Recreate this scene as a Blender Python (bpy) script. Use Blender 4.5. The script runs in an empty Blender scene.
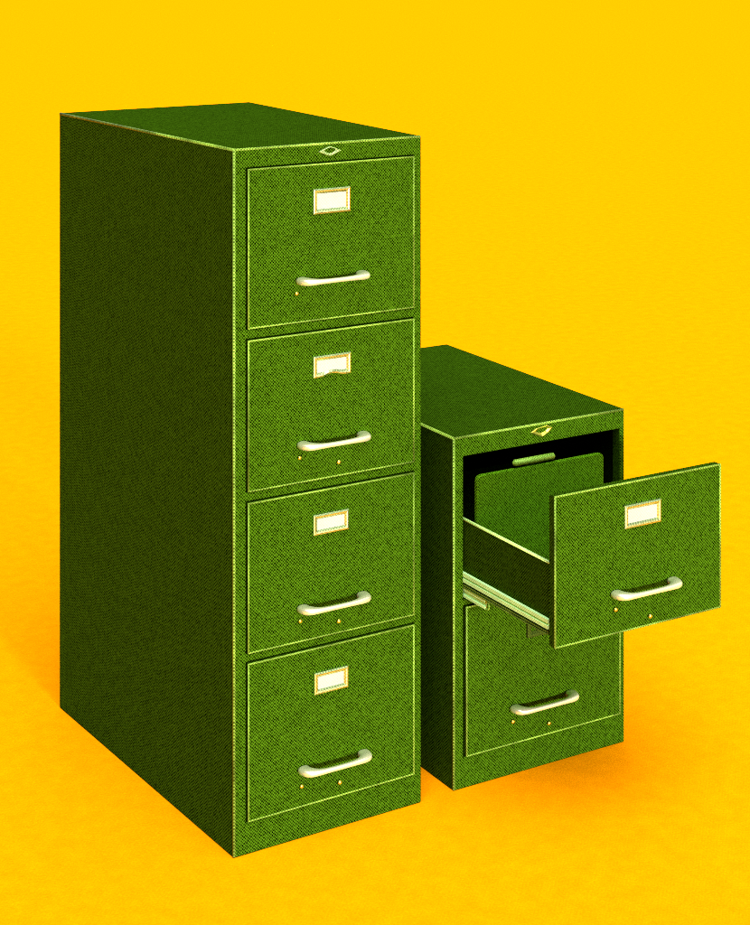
import bpy, bmesh, math, random
from mathutils import Vector
random.seed(7)
S = bpy.context.scene
COL = S.collection
R = math.radians

# ------------------------------------------------------------------ materials
def new_mat(name):
    m = bpy.data.materials.new(name); m.use_nodes = True
    nt = m.node_tree
    return m, nt, nt.nodes['Principled BSDF']

def math_node(nt, op, a, b=None):
    n = nt.nodes.new('ShaderNodeMath'); n.operation = op
    for i, v in enumerate((a, b)):
        if v is None: continue
        if isinstance(v, (int, float)): n.inputs[i].default_value = v
        else: nt.links.new(v, n.inputs[i])
    return n.outputs[0]

def grain(nt, cell=.0030, contrast=(.45, 1.55), dots=.5, mottle=0.):
    """printed-screen grain: tiny checker dots mixed with irregular speckle, as a 0..2 factor"""
    tc = nt.nodes.new('ShaderNodeTexCoord')
    mp = nt.nodes.new('ShaderNodeMapping')
    mp.inputs['Location'].default_value = (.000713, .000911, .000517)
    nt.links.new(tc.outputs['Object'], mp.inputs[0])
    ck = nt.nodes.new('ShaderNodeTexChecker')
    ck.inputs['Color1'].default_value = (1, 1, 1, 1); ck.inputs['Color2'].default_value = (0, 0, 0, 1)
    ck.inputs['Scale'].default_value = 1 / cell
    nt.links.new(mp.outputs[0], ck.inputs['Vector'])
    sn = nt.nodes.new('ShaderNodeVectorMath'); sn.operation = 'SNAP'
    sn.inputs[1].default_value = (cell * .9,) * 3
    nt.links.new(mp.outputs[0], sn.inputs[0])
    wn = nt.nodes.new('ShaderNodeTexWhiteNoise')
    nt.links.new(sn.outputs[0], wn.inputs['Vector'])
    ns = nt.nodes.new('ShaderNodeTexNoise'); ns.inputs['Scale'].default_value = 26 if not mottle else 9; ns.inputs['Detail'].default_value = 3
    nt.links.new(mp.outputs[0], ns.inputs['Vector'])
    mix = nt.nodes.new('ShaderNodeMix'); mix.inputs[0].default_value = 1 - dots
    nt.links.new(ck.outputs['Fac'], mix.inputs[2]); nt.links.new(wn.outputs['Value'], mix.inputs[3])
    mr = nt.nodes.new('ShaderNodeMapRange')
    mr.inputs['To Min'].default_value = contrast[0]; mr.inputs['To Max'].default_value = contrast[1]
    nt.links.new(mix.outputs[0], mr.inputs[0])
    cl = nt.nodes.new('ShaderNodeMapRange')
    cl.inputs['From Min'].default_value = .3; cl.inputs['From Max'].default_value = .7
    cl.inputs['To Min'].default_value = .94-mottle; cl.inputs['To Max'].default_value = 1.06+mottle
    nt.links.new(ns.outputs['Fac'], cl.inputs[0])
    return math_node(nt, 'MULTIPLY', mr.outputs[0], cl.outputs[0])

def grain_mat(name, rgb, rough=.5, spec=.35, cell=.0030, contrast=(.35, 1.65), dots=.62, metallic=0., tint=None, mottle=0.):
    m, nt, b = new_mat(name)
    g = grain(nt, cell, contrast, dots, mottle)
    vm = nt.nodes.new('ShaderNodeVectorMath'); vm.operation = 'SCALE'
    vm.inputs[0].default_value = rgb
    nt.links.new(g, vm.inputs['Scale'])
    nt.links.new(vm.outputs[0], b.inputs['Base Color'])
    b.inputs['Roughness'].default_value = rough
    b.inputs['Specular IOR Level'].default_value = spec
    b.inputs['Metallic'].default_value = metallic
    if tint: b.inputs['Specular Tint'].default_value = (*tint, 1)
    return m

PAINT = grain_mat('green_enamel', (.0178, .0475, .0012), .6, .0, contrast=(-.08, 2.08), tint=(.30, .75, .0))
PLATE = grain_mat('lit_green_enamel', (.050, .150, .003), .6, .0, contrast=(.1, 1.9), tint=(.30, .75, .0))  # enamel lightened in colour, as the drawer front keeps light off the plate
BEAD = grain_mat('light_green_edge_highlight', (.092, .165, .020), .45, .15, contrast=(.25, 1.75), tint=(.7, 1, .3), mottle=.55)  # edge highlights put into the colour; the inner slides share it
LATCH = grain_mat('light_green_latch', (.13, .27, .03), .35, .5, contrast=(.4, 1.6), tint=(.7, 1, .3))
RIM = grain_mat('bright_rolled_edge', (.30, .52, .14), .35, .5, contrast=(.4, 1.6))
LINER = grain_mat('shaded_cabinet_inside', (.004, .010, .0005), .8, .0, tint=(.3, .75, 0))  # shade of the cabinet inside put into the colour
CHROME = grain_mat('satin_nickel', (.95, .95, .66), .27, .5, contrast=(.82, 1.15), metallic=.82)
FRAME = grain_mat('bright_frame_metal', (.66, .88, .40), .3, .5, contrast=(.4, 1.2), metallic=1.)
SHADED_FRAME = grain_mat('shaded_frame_metal', (.020, .035, .004), .6, .2, contrast=(.4, 1.6), tint=(.5, .8, .1))  # label frame with the open drawer's shade put into its colour
DULL = grain_mat('dull_green_metal', (.16, .25, .075), .45, .4, contrast=(.4, 1.6), metallic=.2)
BRASS = grain_mat('brass', (.62, .66, .08), .3, .5, contrast=(.7, 1.25), metallic=1.)
ZINC = grain_mat('pale_green_zinc_slide', (.50, .86, .36), .4, .5, contrast=(.7, 1.3), metallic=.0)
CARD = grain_mat('white_label_card', (.235, .250, .222), .8, .2, contrast=(.86, 1.1))
FLOOR, nt, b = new_mat('yellow_seamless_paper')
g = grain(nt, .004, (.93, 1.07), .3)
cl = nt.nodes.new('ShaderNodeMix'); cl.data_type = 'RGBA'
cl.inputs[6].default_value = (.86, .225, .0003, 1); cl.inputs[7].default_value = (.86, .329, .0003, 1)
ns = nt.nodes.new('ShaderNodeTexNoise'); ns.inputs['Scale'].default_value = 210; ns.inputs['Detail'].default_value = 4
tc = nt.nodes.new('ShaderNodeTexCoord'); nt.links.new(tc.outputs['Object'], ns.inputs['Vector'])
nt.links.new(ns.outputs['Fac'], cl.inputs[0])
fm = nt.nodes.new('ShaderNodeVectorMath'); fm.operation = 'SCALE'
nt.links.new(cl.outputs[2], fm.inputs[0]); nt.links.new(g, fm.inputs['Scale'])
nt.links.new(fm.outputs[0], b.inputs['Base Color'])
b.inputs['Roughness'].default_value = 1; b.inputs['Specular IOR Level'].default_value = 0

# ------------------------------------------------------------------ mesh helpers
def link(name, bm, mat, parent=None, bevel=0., segs=3, smooth=True, warp=None):
    if warp:
        for v in bm.verts: warp(v)
    bmesh.ops.recalc_face_normals(bm, faces=bm.faces)
    me = bpy.data.meshes.new(name); bm.to_mesh(me); bm.free()
    me.materials.append(mat)
    o = bpy.data.objects.new(name, me); COL.objects.link(o)
    if parent: o.parent = parent
    if smooth:
        for p in me.polygons: p.use_smooth = True
    if bevel:
        md = o.modifiers.new('bevel', 'BEVEL'); md.width = bevel; md.segments = segs
        md.limit_method = 'ANGLE'; md.angle_limit = R(32); md.harden_normals = True
    return o

def box(bm, x0, x1, y0, y1, z0, z1):
    v = [bm.verts.new(p) for p in ((x0,y0,z0),(x1,y0,z0),(x1,y1,z0),(x0,y1,z0),(x0,y0,z1),(x1,y0,z1),(x1,y1,z1),(x0,y1,z1))]
    for f in ((3,2,1,0),(4,5,6,7),(0,1,5,4),(1,2,6,5),(2,3,7,6),(3,0,4,7)):
        bm.faces.new([v[i] for i in f])

def tube(bm, pts, ra, rb=None, n=12, closed=False, up=Vector((0,0,1))):
    """sweep an ellipse (ra across, rb along up) through pts"""
    pts = [Vector(p) for p in pts]; N = len(pts)
    ra = ra if isinstance(ra, (list, tuple)) else [ra]*N
    rb = ra if rb is None else (rb if isinstance(rb, (list, tuple)) else [rb]*N)
    rings = []
    for i, p in enumerate(pts):
        a = pts[(i-1) % N] if closed or i > 0 else p
        c = pts[(i+1) % N] if closed or i < N-1 else p
        d1 = (p-a).normalized() if (p-a).length else None
        d2 = (c-p).normalized() if (c-p).length else None
        t = ((d1 or d2) + (d2 or d1)).normalized()
        u = up if abs(t.dot(up)) < .95 else Vector((0,1,0))
        s = t.cross(u).normalized(); w = s.cross(t).normalized()
        k = 1.
        if d1 and d2: k = 1/max(.5, math.sqrt((1+d1.dot(d2))/2))
        rings.append([bm.verts.new(p + s*math.cos(2*math.pi*j/n)*ra[i]*(k if abs(t.dot(up)) < .95 else k)
                                   + w*math.sin(2*math.pi*j/n)*rb[i]) for j in range(n)])
    for i in range(N if closed else N-1):
        A, B = rings[i], rings[(i+1) % N]
        for j in range(n): bm.faces.new((A[j], A[(j+1)%n], B[(j+1)%n], B[j]))
    if not closed:
        bm.faces.new(rings[0][::-1]); bm.faces.new(rings[-1])

def rect_ring(bm, x0, x1, z0, z1, y, r):
    """thin raised half-round bead round a rectangle in the plane y"""
    for a, c in (((x0,z0),(x1,z0)), ((x1,z0),(x1,z1)), ((x1,z1),(x0,z1)), ((x0,z1),(x0,z0))):
        tube(bm, [(a[0],y,a[1]), (c[0],y,c[1])], r, n=8)
    for x in (x0, x1):
        for z in (z0, z1):
            m = bmesh.ops.create_uvsphere(bm, u_segments=8, v_segments=6, radius=r)
            bmesh.ops.translate(bm, verts=m['verts'], vec=(x, y, z))

def smooth_path(pts, sub=6):
    P = [Vector(p) for p in pts]; out = []
    for i in range(len(P)-1):
        a = P[max(i-1,0)]; b_ = P[i]; c = P[i+1]; d = P[min(i+2, len(P)-1)]
        for k in range(sub):
            t = k/sub
            out.append(.5*((2*b_) + (c-a)*t + (2*a-5*b_+4*c-d)*t*t + (3*b_-a-3*c+d)*t**3))
    out.append(P[-1]); return out

def empty(name, loc, rz, label, cat, group=None):
    o = bpy.data.objects.new(name, None); COL.objects.link(o)
    o.location = loc; o.rotation_euler = (0, 0, rz); o.empty_display_size = .1
    o['label'] = label; o['category'] = cat
    if group: o['group'] = group
    return o

# ------------------------------------------------------------------ cabinet pieces
def body(root, W, D, H, holes, warp=None):
    """holes: (x0,x1,z0,z1) of each drawer opening, bottom to top, same x range"""
    bm = bmesh.new()
    xs = [0, holes[0][0], holes[0][1], W]
    zs = [0] + [z for h in holes for z in (h[2], h[3])] + [H]
    V = {(i,k): bm.verts.new((x,0,z)) for i,x in enumerate(xs) for k,z in enumerate(zs)}
    B = {(x,z): bm.verts.new((x,D,z)) for x in (0,W) for z in (0,H)}
    nk = len(zs)-1
    for i in range(3):
        for k in range(nk):
            if i == 1 and k % 2 == 1:
                ring = [V[1,k], V[2,k], V[2,k+1], V[1,k+1]]
                inn = [bm.verts.new(v.co + Vector((0,.024,0))) for v in ring]
                for j in range(4): bm.faces.new((ring[j], ring[(j+1)%4], inn[(j+1)%4], inn[j]))
            else:
                bm.faces.new((V[i,k], V[i+1,k], V[i+1,k+1], V[i,k+1]))
    bm.faces.new([V[0,k] for k in range(nk+1)] + [B[0,H], B[0,0]])
    bm.faces.new([V[3,k] for k in range(nk+1)] + [B[W,H], B[W,0]])
    bm.faces.new([V[i,nk] for i in range(4)] + [B[W,H], B[0,H]])
    bm.faces.new([V[i,0] for i in range(4)] + [B[W,0], B[0,0]])
    bm.faces.new((B[0,0], B[W,0], B[W,H], B[0,H]))
    o = link('body', bm, PAINT, root, .0032, 3, warp=warp)
    # inside walls, shade put into their dark colour
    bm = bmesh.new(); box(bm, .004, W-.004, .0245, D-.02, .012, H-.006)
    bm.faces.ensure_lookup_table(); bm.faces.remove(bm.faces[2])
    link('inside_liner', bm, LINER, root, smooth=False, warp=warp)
    # beads along the sheet metal edges, highlights put into their lighter colour
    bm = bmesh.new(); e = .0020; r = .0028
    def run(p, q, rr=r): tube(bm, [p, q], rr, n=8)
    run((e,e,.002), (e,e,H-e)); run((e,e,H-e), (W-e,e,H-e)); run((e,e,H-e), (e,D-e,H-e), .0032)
    link('edge_highlight', bm, BEAD, root, warp=warp)
    return o

def handle(root, x0, z, L=.150, y=0.):
    """cast pull: broad feet that narrow with a concave inner edge into a slim bar"""
    st = [((0,.002),(.025,.002),.0078), ((.0004,-.008),(.0252,-.005),.0078), ((.0014,-.016),(.0258,-.0105),.0077),
          ((.0045,-.0245),(.0285,-.0160),.0078), ((.0105,-.0310),(.0345,-.0210),.0068), ((.020,-.0342),(.043,-.0245),.0059),
          ((.036,-.0352),(.052,-.0256),.0049), ((.060,-.0355),(.065,-.0260),.0046)]
    full = st + [((L/2,-.0356),(L/2,-.0262),.0046)] + [((L-o[0],o[1]),(L-i_[0],i_[1]),h) for o,i_,h in reversed(st)]
    bm = bmesh.new(); n = 20; rings = []
    pw = lambda v: math.copysign(abs(v)**.82, v)
    for o, i_, h in full:
        c = Vector((x0+(o[0]+i_[0])/2, y+(o[1]+i_[1])/2, z)); hv = Vector(((o[0]-i_[0])/2, (o[1]-i_[1])/2, 0))
        rings.append([bm.verts.new(c + hv*pw(math.cos(2*math.pi*k/n)) + Vector((0,0,h*pw(math.sin(2*math.pi*k/n))))) for k in range(n)])
    for A, Bq in zip(rings, rings[1:]):
        for k in range(n): bm.faces.new((A[k], A[(k+1)%n], Bq[(k+1)%n], Bq[k]))
    bm.faces.new(rings[0][::-1]); bm.faces.new(rings[-1])
    o = link('handle', bm, CHROME, root)
    sd = o.modifiers.new('round', 'SUBSURF'); sd.levels = sd.render_levels = 1
    return o

def label_holder(root, x0, x1, z0, z1, y=0., notch=False, card=True, mat=None):
    """stamped metal frame with sloping lips round a paper card"""
    bm = bmesh.new()
    w = .0118; dz = .006
    nb = 8
    def loop(inset, yy, notch_h):
        X0, X1, Z0, Z1 = x0+inset, x1-inset, z0+inset, z1-inset
        pts = []
        for k in range(nb+1):
            t = k/nb
            pts.append((X0+(X1-X0)*t, yy, Z0 + notch_h*max(0, math.sin(math.pi*min(1,max(0,(t-.22)/.56))))))
        pts += [(X1,yy,Z1),(X0,yy,Z1)]
        return [bm.verts.new(p_) for p_ in pts]
    n = .0052 if notch else 0
    Ls = [loop(0, y+.0005, n), loop(.0008, y-dz*.75, n), loop(w*.32, y-dz, n), loop(w*.55, y-dz*.9, n*.8), loop(w, y-.0016, n*.45)]
    for A, Bq in zip(Ls, Ls[1:]):
        m = len(A)
        for j in range(m): bm.faces.new((A[j], A[(j+1)%m], Bq[(j+1)%m], Bq[j]))
    link('label_holder', bm, mat or FRAME, root, smooth=False)
    if not card: return
    bm = bmesh.new(); box(bm, x0+w*.7, x1-w*.7, y-.0030, y-.0004, z0+w*.7, z1-w*.7)
    link('label_card', bm, CARD, root, smooth=False)

def knob(root, x, z, y=0., r=.0050, mat=None):
    bm = bmesh.new()
    prof = [(.0,.55),(.35,.5),(.5,.95),(.85,.9),(1.15,.55),(1.25,.0)]
    rings = []
    for d, q in prof:
        rings.append([bm.verts.new((x+math.cos(2*math.pi*j/12)*q*r, y-d*r, z+math.sin(2*math.pi*j/12)*q*r)) for j in range(12)] if q else [bm.verts.new((x,y-d*r,z))])
    for A, Bq in zip(rings, rings[1:]):
        for j in range(12):
            if len(Bq) == 1: bm.faces.new((A[j], A[(j+1)%12], Bq[0]))
            else: bm.faces.new((A[j], A[(j+1)%12], Bq[(j+1)%12], Bq[j]))
    bm.faces.new(rings[0])
    return link('knob', bm, mat or BRASS, root)

def drawer_front(root, x0, x1, z0, z1, yf=-.004, th=.019, bead=.0020, label=None):
    bm = bmesh.new(); box(bm, x0, x1, yf, yf+th, z0, z1)
    d = link('drawer', bm, PAINT, root, .0025, 3)
    if label: d['label'] = label
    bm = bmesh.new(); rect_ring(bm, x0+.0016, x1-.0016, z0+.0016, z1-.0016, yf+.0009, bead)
    link('lip_highlight', bm, BEAD, d)  # light line round the drawer, a highlight put into the bead colour
    return d

def badge(root, pts, inner, y, mat):
    cx = sum(p[0] for p in pts)/len(pts); cz = sum(p[1] for p in pts)/len(pts)
    bm = bmesh.new()
    ll = [[bm.verts.new((cx+(px-cx)*s, yy, cz+(pz-cz)*s)) for px,pz in pts] for s,yy in ((1.06,y+.0005),(1,y-.003),(.86,y-.0038))]
    ll.append([bm.verts.new((px, y-.0012, pz)) for px,pz in inner])
    for A, Bq in zip(ll, ll[1:]):
        m = len(A)
        for j in range(m): bm.faces.new((A[j], A[(j+1)%m], Bq[(j+1)%m], Bq[j]))
    o = link('badge', bm, mat, root, smooth=False)
    bm = bmesh.new(); bm.faces.new([bm.verts.new((px, y-.0010, pz)) for px,pz in inner])
    f = list(bm.faces); r_ = bmesh.ops.extrude_face_region(bm, geom=f)
    bmesh.ops.translate(bm, verts=[v for v in r_['geom'] if isinstance(v, bmesh.types.BMVert)], vec=(0,.0008,0))
    link('badge_centre', bm, PAINT, o, smooth=False)

# ------------------------------------------------------------------ the tall four-drawer cabinet
W, D, H = .41587, .7857, 1.32
BS, BR = -.0320, .0268
def warp(v):
    if v.co.y > 0: v.co.x += (v.co.y/D)*(BS + (BR-BS)*v.co.x/W)
tall = empty('filing_cabinet', (0,0,0), 0, 'tall green metal filing cabinet with four closed drawers, left of the short one', 'filing cabinet', 'green filing cabinets')
dr = [(.0615,.3575), (.3755,.6575), (.6775,.9610), (.9820,1.2815)]
g_ = .0017
body(tall, W, D, H, [(.0282-g_, .3972+g_, a-g_, c+g_) for a,c in dr], warp)
hz = [.1335, .4400, .7505, 1.0620]
lab = [(.1675,.2437,.2690,.3118), (.1655,.2452,.5730,.6135), (.1653,.2495,.8730,.9155), (.1653,.2484,1.1850,1.2345)]
kn = [[(.1413,.1025),(.2249,.0896)], [(.1381,.4167),(.2227,.3999)], [(.1370,.7265),(.2227,.7058)], [(.1305,1.0387)]]
hx = [.137, .1348, .1348, .1326]
for i, (a, c) in enumerate(dr):
    d = drawer_front(tall, .0282, .3972, a, c)
    y = -.004
    handle(d, hx[i]-.005, hz[i], .158, y)
    label_holder(d, *lab[i], y=y, notch=(i == 2))
    for j, (x, z) in enumerate(kn[i]): knob(d, x, z, y, .0046 if j == 0 else .005)
def lozenge(cx, cz, w, h, p, n=20):
    out = []
    for k in range(n):
        t = 2*math.pi*k/n; c_ = math.cos(t)
        out.append((cx+w*c_, cz+math.copysign(h*(1-abs(c_)**p), math.sin(t))))
    return out
badge(tall, lozenge(.2060, 1.3035, .0245, .0092, 1.15), lozenge(.2065, 1.3048, .0125, .0050, 2.2), 0, DULL)

# ------------------------------------------------------------------ the short two-drawer cabinet
W2, D2, H2 = .43388, .6946, .70856
short = empty('filing_cabinet', (.49589, .00536, 0), -.01337, 'short green metal filing cabinet with its top of two drawers pulled open', 'filing cabinet', 'green filing cabinets')
LO = (.0635, .3655); UP = (.3800, .6675)
body(short, W2, D2, H2, [(.0262-g_, .4200+g_, LO[0]-g_, LO[1]+g_), (.0226, .4170, UP[0], UP[1])][:1] + [(.0262-g_, .4200+g_, UP[0], UP[1])])
d = drawer_front(short, .0282, .4200, *LO)
handle(d, .1320, .1380, .166, -.004)
label_holder(d, .1754, .2560, .2737, .3140, y=-.004, card=False, mat=SHADED_FRAME)  # holder darkened for the shade under the open drawer, card left out
knob(d, .1404, .1110, -.004); knob(d, .2311, .0877, -.004)
px = [(.1875,.6930),(.2020,.7000),(.2290,.7035),(.2420,.6965),(.2330,.6880),(.2170,.6800),(.2020,.6860)]
ix = [(.2010,.6935),(.2080,.6965),(.2240,.6985),(.2320,.6955),(.2260,.6915),(.2160,.6890),(.2080,.6905)]
badge(short, px, ix, 0, BRASS)

# open drawer
YF = -.3107
d = drawer_front(short, .0222, .4280, .3870, .6715, YF, .0185, .0022, label='top drawer pulled wide open')
handle(d, .1510, .4645, .164, YF)
label_holder(d, .1841, .2740, .5835, .6295, y=YF)
knob(d, .1636, .4346, YF); knob(d, .2474, .4060, YF)
YB, YE = YF+.0185, .28
bm = bmesh.new(); box(bm, .0305, .0325, YB, YE, .402, .538)
link('side_panel', bm, PAINT, d, smooth=False)
bm = bmesh.new(); box(bm, .4095, .4115, YB, YE, .402, .538)
link('side_panel', bm, PAINT, d, smooth=False)
for x in (.0315, .4105):
    bm = bmesh.new(); tube(bm, [(x, YB, .5385), (x, YE, .5385)], .0031, n=12)
    link('rolled_rim', bm, RIM, d)
bm = bmesh.new(); box(bm, .0325, .4095, YB, YE, .4025, .4045)
link('bottom_panel', bm, PAINT, d, smooth=False)
bm = bmesh.new(); box(bm, .0325, .4095, YE-.003, YE-.001, .4045, .538)
link('back_panel', bm, PAINT, d, smooth=False)
# follower plate: a rounded upright board that holds the papers
def plate_bm(x0, x1, z0, z1, rad, y, th, lean):
    bm = bmesh.new(); pts = [(x0,z0),(x1,z0)]
    for k in range(7):
        t = math.pi/2*k/6; pts.append((x1-rad+rad*math.cos(t), z1-rad+rad*math.sin(t)))
    for k in range(7):
        t = math.pi/2+math.pi/2*k/6; pts.append((x0+rad+rad*math.cos(t), z1-rad+rad*math.sin(t)))
    f = bm.faces.new([bm.verts.new((px_, y+(pz-z0)*lean, pz)) for px_,pz in pts])
    r_ = bmesh.ops.extrude_face_region(bm, geom=[f])
    bmesh.ops.translate(bm, verts=[v for v in r_['geom'] if isinstance(v, bmesh.types.BMVert)], vec=(0,th,0))
    return bm
link('follower_plate', plate_bm(.0520, .3730, .4050, .6262, .012, -.008, .011, 0), PLATE, d, .0028, 3)
bm = bmesh.new()
tube(bm, [(.1440,-.001,.6355), (.1480,-.004,.6375), (.2420,-.004,.6375), (.2470,-.001,.6355)], [.004,.0065,.0065,.004], [.004,.0070,.0070,.004], n=12)
link('follower_latch', bm, LATCH, d)
bm = bmesh.new(); box(bm, .178, .214, .002, .004, .60, .640)
link('latch_spring', bm, PLATE, d, smooth=False)
# telescoping slides
def channel(name, parent, x0, x1, y0, y1, z0, z1, mat, lip=.0035):
    bm = bmesh.new()
    prof = [(x1,z1),(x0,z1),(x0,z1-lip),(x0+.0040,z1-lip-.001),(x0+.0040,z0+lip+.001),(x0,z0+lip),(x0,z0),(x1,z0)]
    A = [bm.verts.new((a,y0,c)) for a,c in prof]; Bq = [bm.verts.new((a,y1,c)) for a,c in prof]
    m = len(prof)
    for j in range(m): bm.faces.new((A[j], A[(j+1)%m], Bq[(j+1)%m], Bq[j]))
    bm.faces.new(A); bm.faces.new(Bq[::-1])
    return link(name, bm, mat, parent, smooth=False)
for s in (0, 1):
    fx = (lambda a, c: (a, c)) if s == 0 else (lambda a, c: (W2+.0085-c, W2+.0085-a))
    a, c = fx(.0235, .0303); channel('slide_rail', d, a, c, YB+.006, .27, .4150, .4335, ZINC, .007)
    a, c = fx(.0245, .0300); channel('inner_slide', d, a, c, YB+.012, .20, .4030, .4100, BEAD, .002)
    a, c = fx(.0262, .0300); channel('slide_bracket', short, a, c, -.074, .40, .3835, .4020, ZINC, .005)
    bm = bmesh.new()
    tube(bm, smooth_path([((a+c)/2,-.073,.4015),((a+c)/2,-.081,.4005),((a+c)/2,-.086,.3930),((a+c)/2,-.082,.3850),((a+c)/2,-.073,.3840)], 5), .0016, n=8)
    link('slide_stop', bm, LATCH, short)

# ------------------------------------------------------------------ ground
bm = bmesh.new()
Q = 160
bm.faces.new([bm.verts.new(p) for p in ((-Q,-Q,0),(Q,-Q,0),(Q,Q,0),(-Q,Q,0))])
gr = link('ground', bm, FLOOR, None, smooth=False); gr['kind'] = 'structure'; gr['label'] = 'plain bright yellow seamless ground'

# ------------------------------------------------------------------ light: a studio dome (world) with four unseen soft lamps added to it
w = bpy.data.worlds.new('World'); S.world = w; w.use_nodes = True
nt = w.node_tree; bg = nt.nodes['Background']
tc = nt.nodes.new('ShaderNodeTexCoord')
def added_lamp(az, el, rad, edge, strength):
    """az: degrees to the camera's left of straight in front of the cabinets"""
    a, e = R(az), R(el)
    dv = (-math.sin(a)*math.cos(e), -math.cos(a)*math.cos(e), math.sin(e))
    n = nt.nodes.new('ShaderNodeVectorMath'); n.operation = 'DOT_PRODUCT'
    nt.links.new(tc.outputs['Generated'], n.inputs[0]); n.inputs[1].default_value = dv
    m = nt.nodes.new('ShaderNodeMapRange'); m.interpolation_type = 'SMOOTHSTEP'
    m.inputs['From Min'].default_value = math.cos(R(rad+edge)); m.inputs['From Max'].default_value = math.cos(R(rad))
    m.inputs['To Min'].default_value = 0; m.inputs['To Max'].default_value = strength
    nt.links.new(n.outputs['Value'], m.inputs[0])
    return m.outputs[0]
# radiance so that the lamp gives irradiance E (in units where albedo*E = radiance) on a facing surface
def rad_for(E, rad): return E/(math.sin(R(rad))**2)
AMB = .34
high = added_lamp(22, 56, 11, 20, rad_for(1.0, 21))  # added overhead light, split in two to weaken the floor shadows
top = added_lamp(29, 77, 14, 16, rad_for(.58, 22))
rim = added_lamp(206, 33, 12, 9, rad_for(.12, 16))  # added behind the cabinets to brighten handle tops and upper edges
front = added_lamp(3, 4, 2.5, 1.5, rad_for(3.2, 3.25))  # added low frontal light, kept near the horizon to spare the floor
sumv = math_node(nt, 'ADD', math_node(nt, 'ADD', high, top), math_node(nt, 'ADD', front, rim))
# dome light shaped dimmer on the left so the cabinets' left sides stay dark
side = nt.nodes.new('ShaderNodeVectorMath'); side.operation = 'DOT_PRODUCT'
nt.links.new(tc.outputs['Generated'], side.inputs[0]); side.inputs[1].default_value = (1, 0, 0)
am = nt.nodes.new('ShaderNodeMapRange'); am.interpolation_type = 'SMOOTHSTEP'
am.inputs['From Min'].default_value = -.7; am.inputs['From Max'].default_value = .8
am.inputs['To Min'].default_value = .15; am.inputs['To Max'].default_value = 1.7*AMB
nt.links.new(side.outputs['Value'], am.inputs[0])
sumv = math_node(nt, 'ADD', sumv, am.outputs[0])
nt.links.new(sumv, bg.inputs['Strength'])
sep = nt.nodes.new('ShaderNodeSeparateXYZ'); nt.links.new(tc.outputs['Generated'], sep.inputs[0])
hz_ = nt.nodes.new('ShaderNodeMapRange'); hz_.inputs['From Max'].default_value = .06
nt.links.new(sep.outputs['Z'], hz_.inputs[0])
cm = nt.nodes.new('ShaderNodeMix'); cm.data_type = 'RGBA'
cm.inputs[6].default_value = (1, .58, .01, 1); cm.inputs[7].default_value = (1, .985, .94, 1)
nt.links.new(hz_.outputs[0], cm.inputs[0]); nt.links.new(cm.outputs[2], bg.inputs['Color'])
w.cycles.sampling_method = 'MANUAL'; w.cycles.sample_map_resolution = 1024

# ------------------------------------------------------------------ camera
cam = bpy.data.cameras.new('camera'); co = bpy.data.objects.new('camera', cam); COL.objects.link(co)
F = 1823.346
co.location = (-1.54480016, -3.03085532, 1.73837439)
co.rotation_euler = (R(90), 0, -.548789785)
cam.sensor_fit = 'HORIZONTAL'; cam.sensor_width = 36; cam.lens = F/750*36
cam.shift_y = -538.24016/750
cam.clip_start = .05; cam.clip_end = 1000
S.camera = co
S.cycles.pixel_filter_type = 'BLACKMAN_HARRIS'; S.cycles.filter_width = 0.85; S.cycles.use_denoising = False
S.view_settings.view_transform = 'Standard'; S.view_settings.look = 'None'
S.view_settings.exposure = 0; S.view_settings.gamma = 1
S.render.resolution_x, S.render.resolution_y = 830, 1024
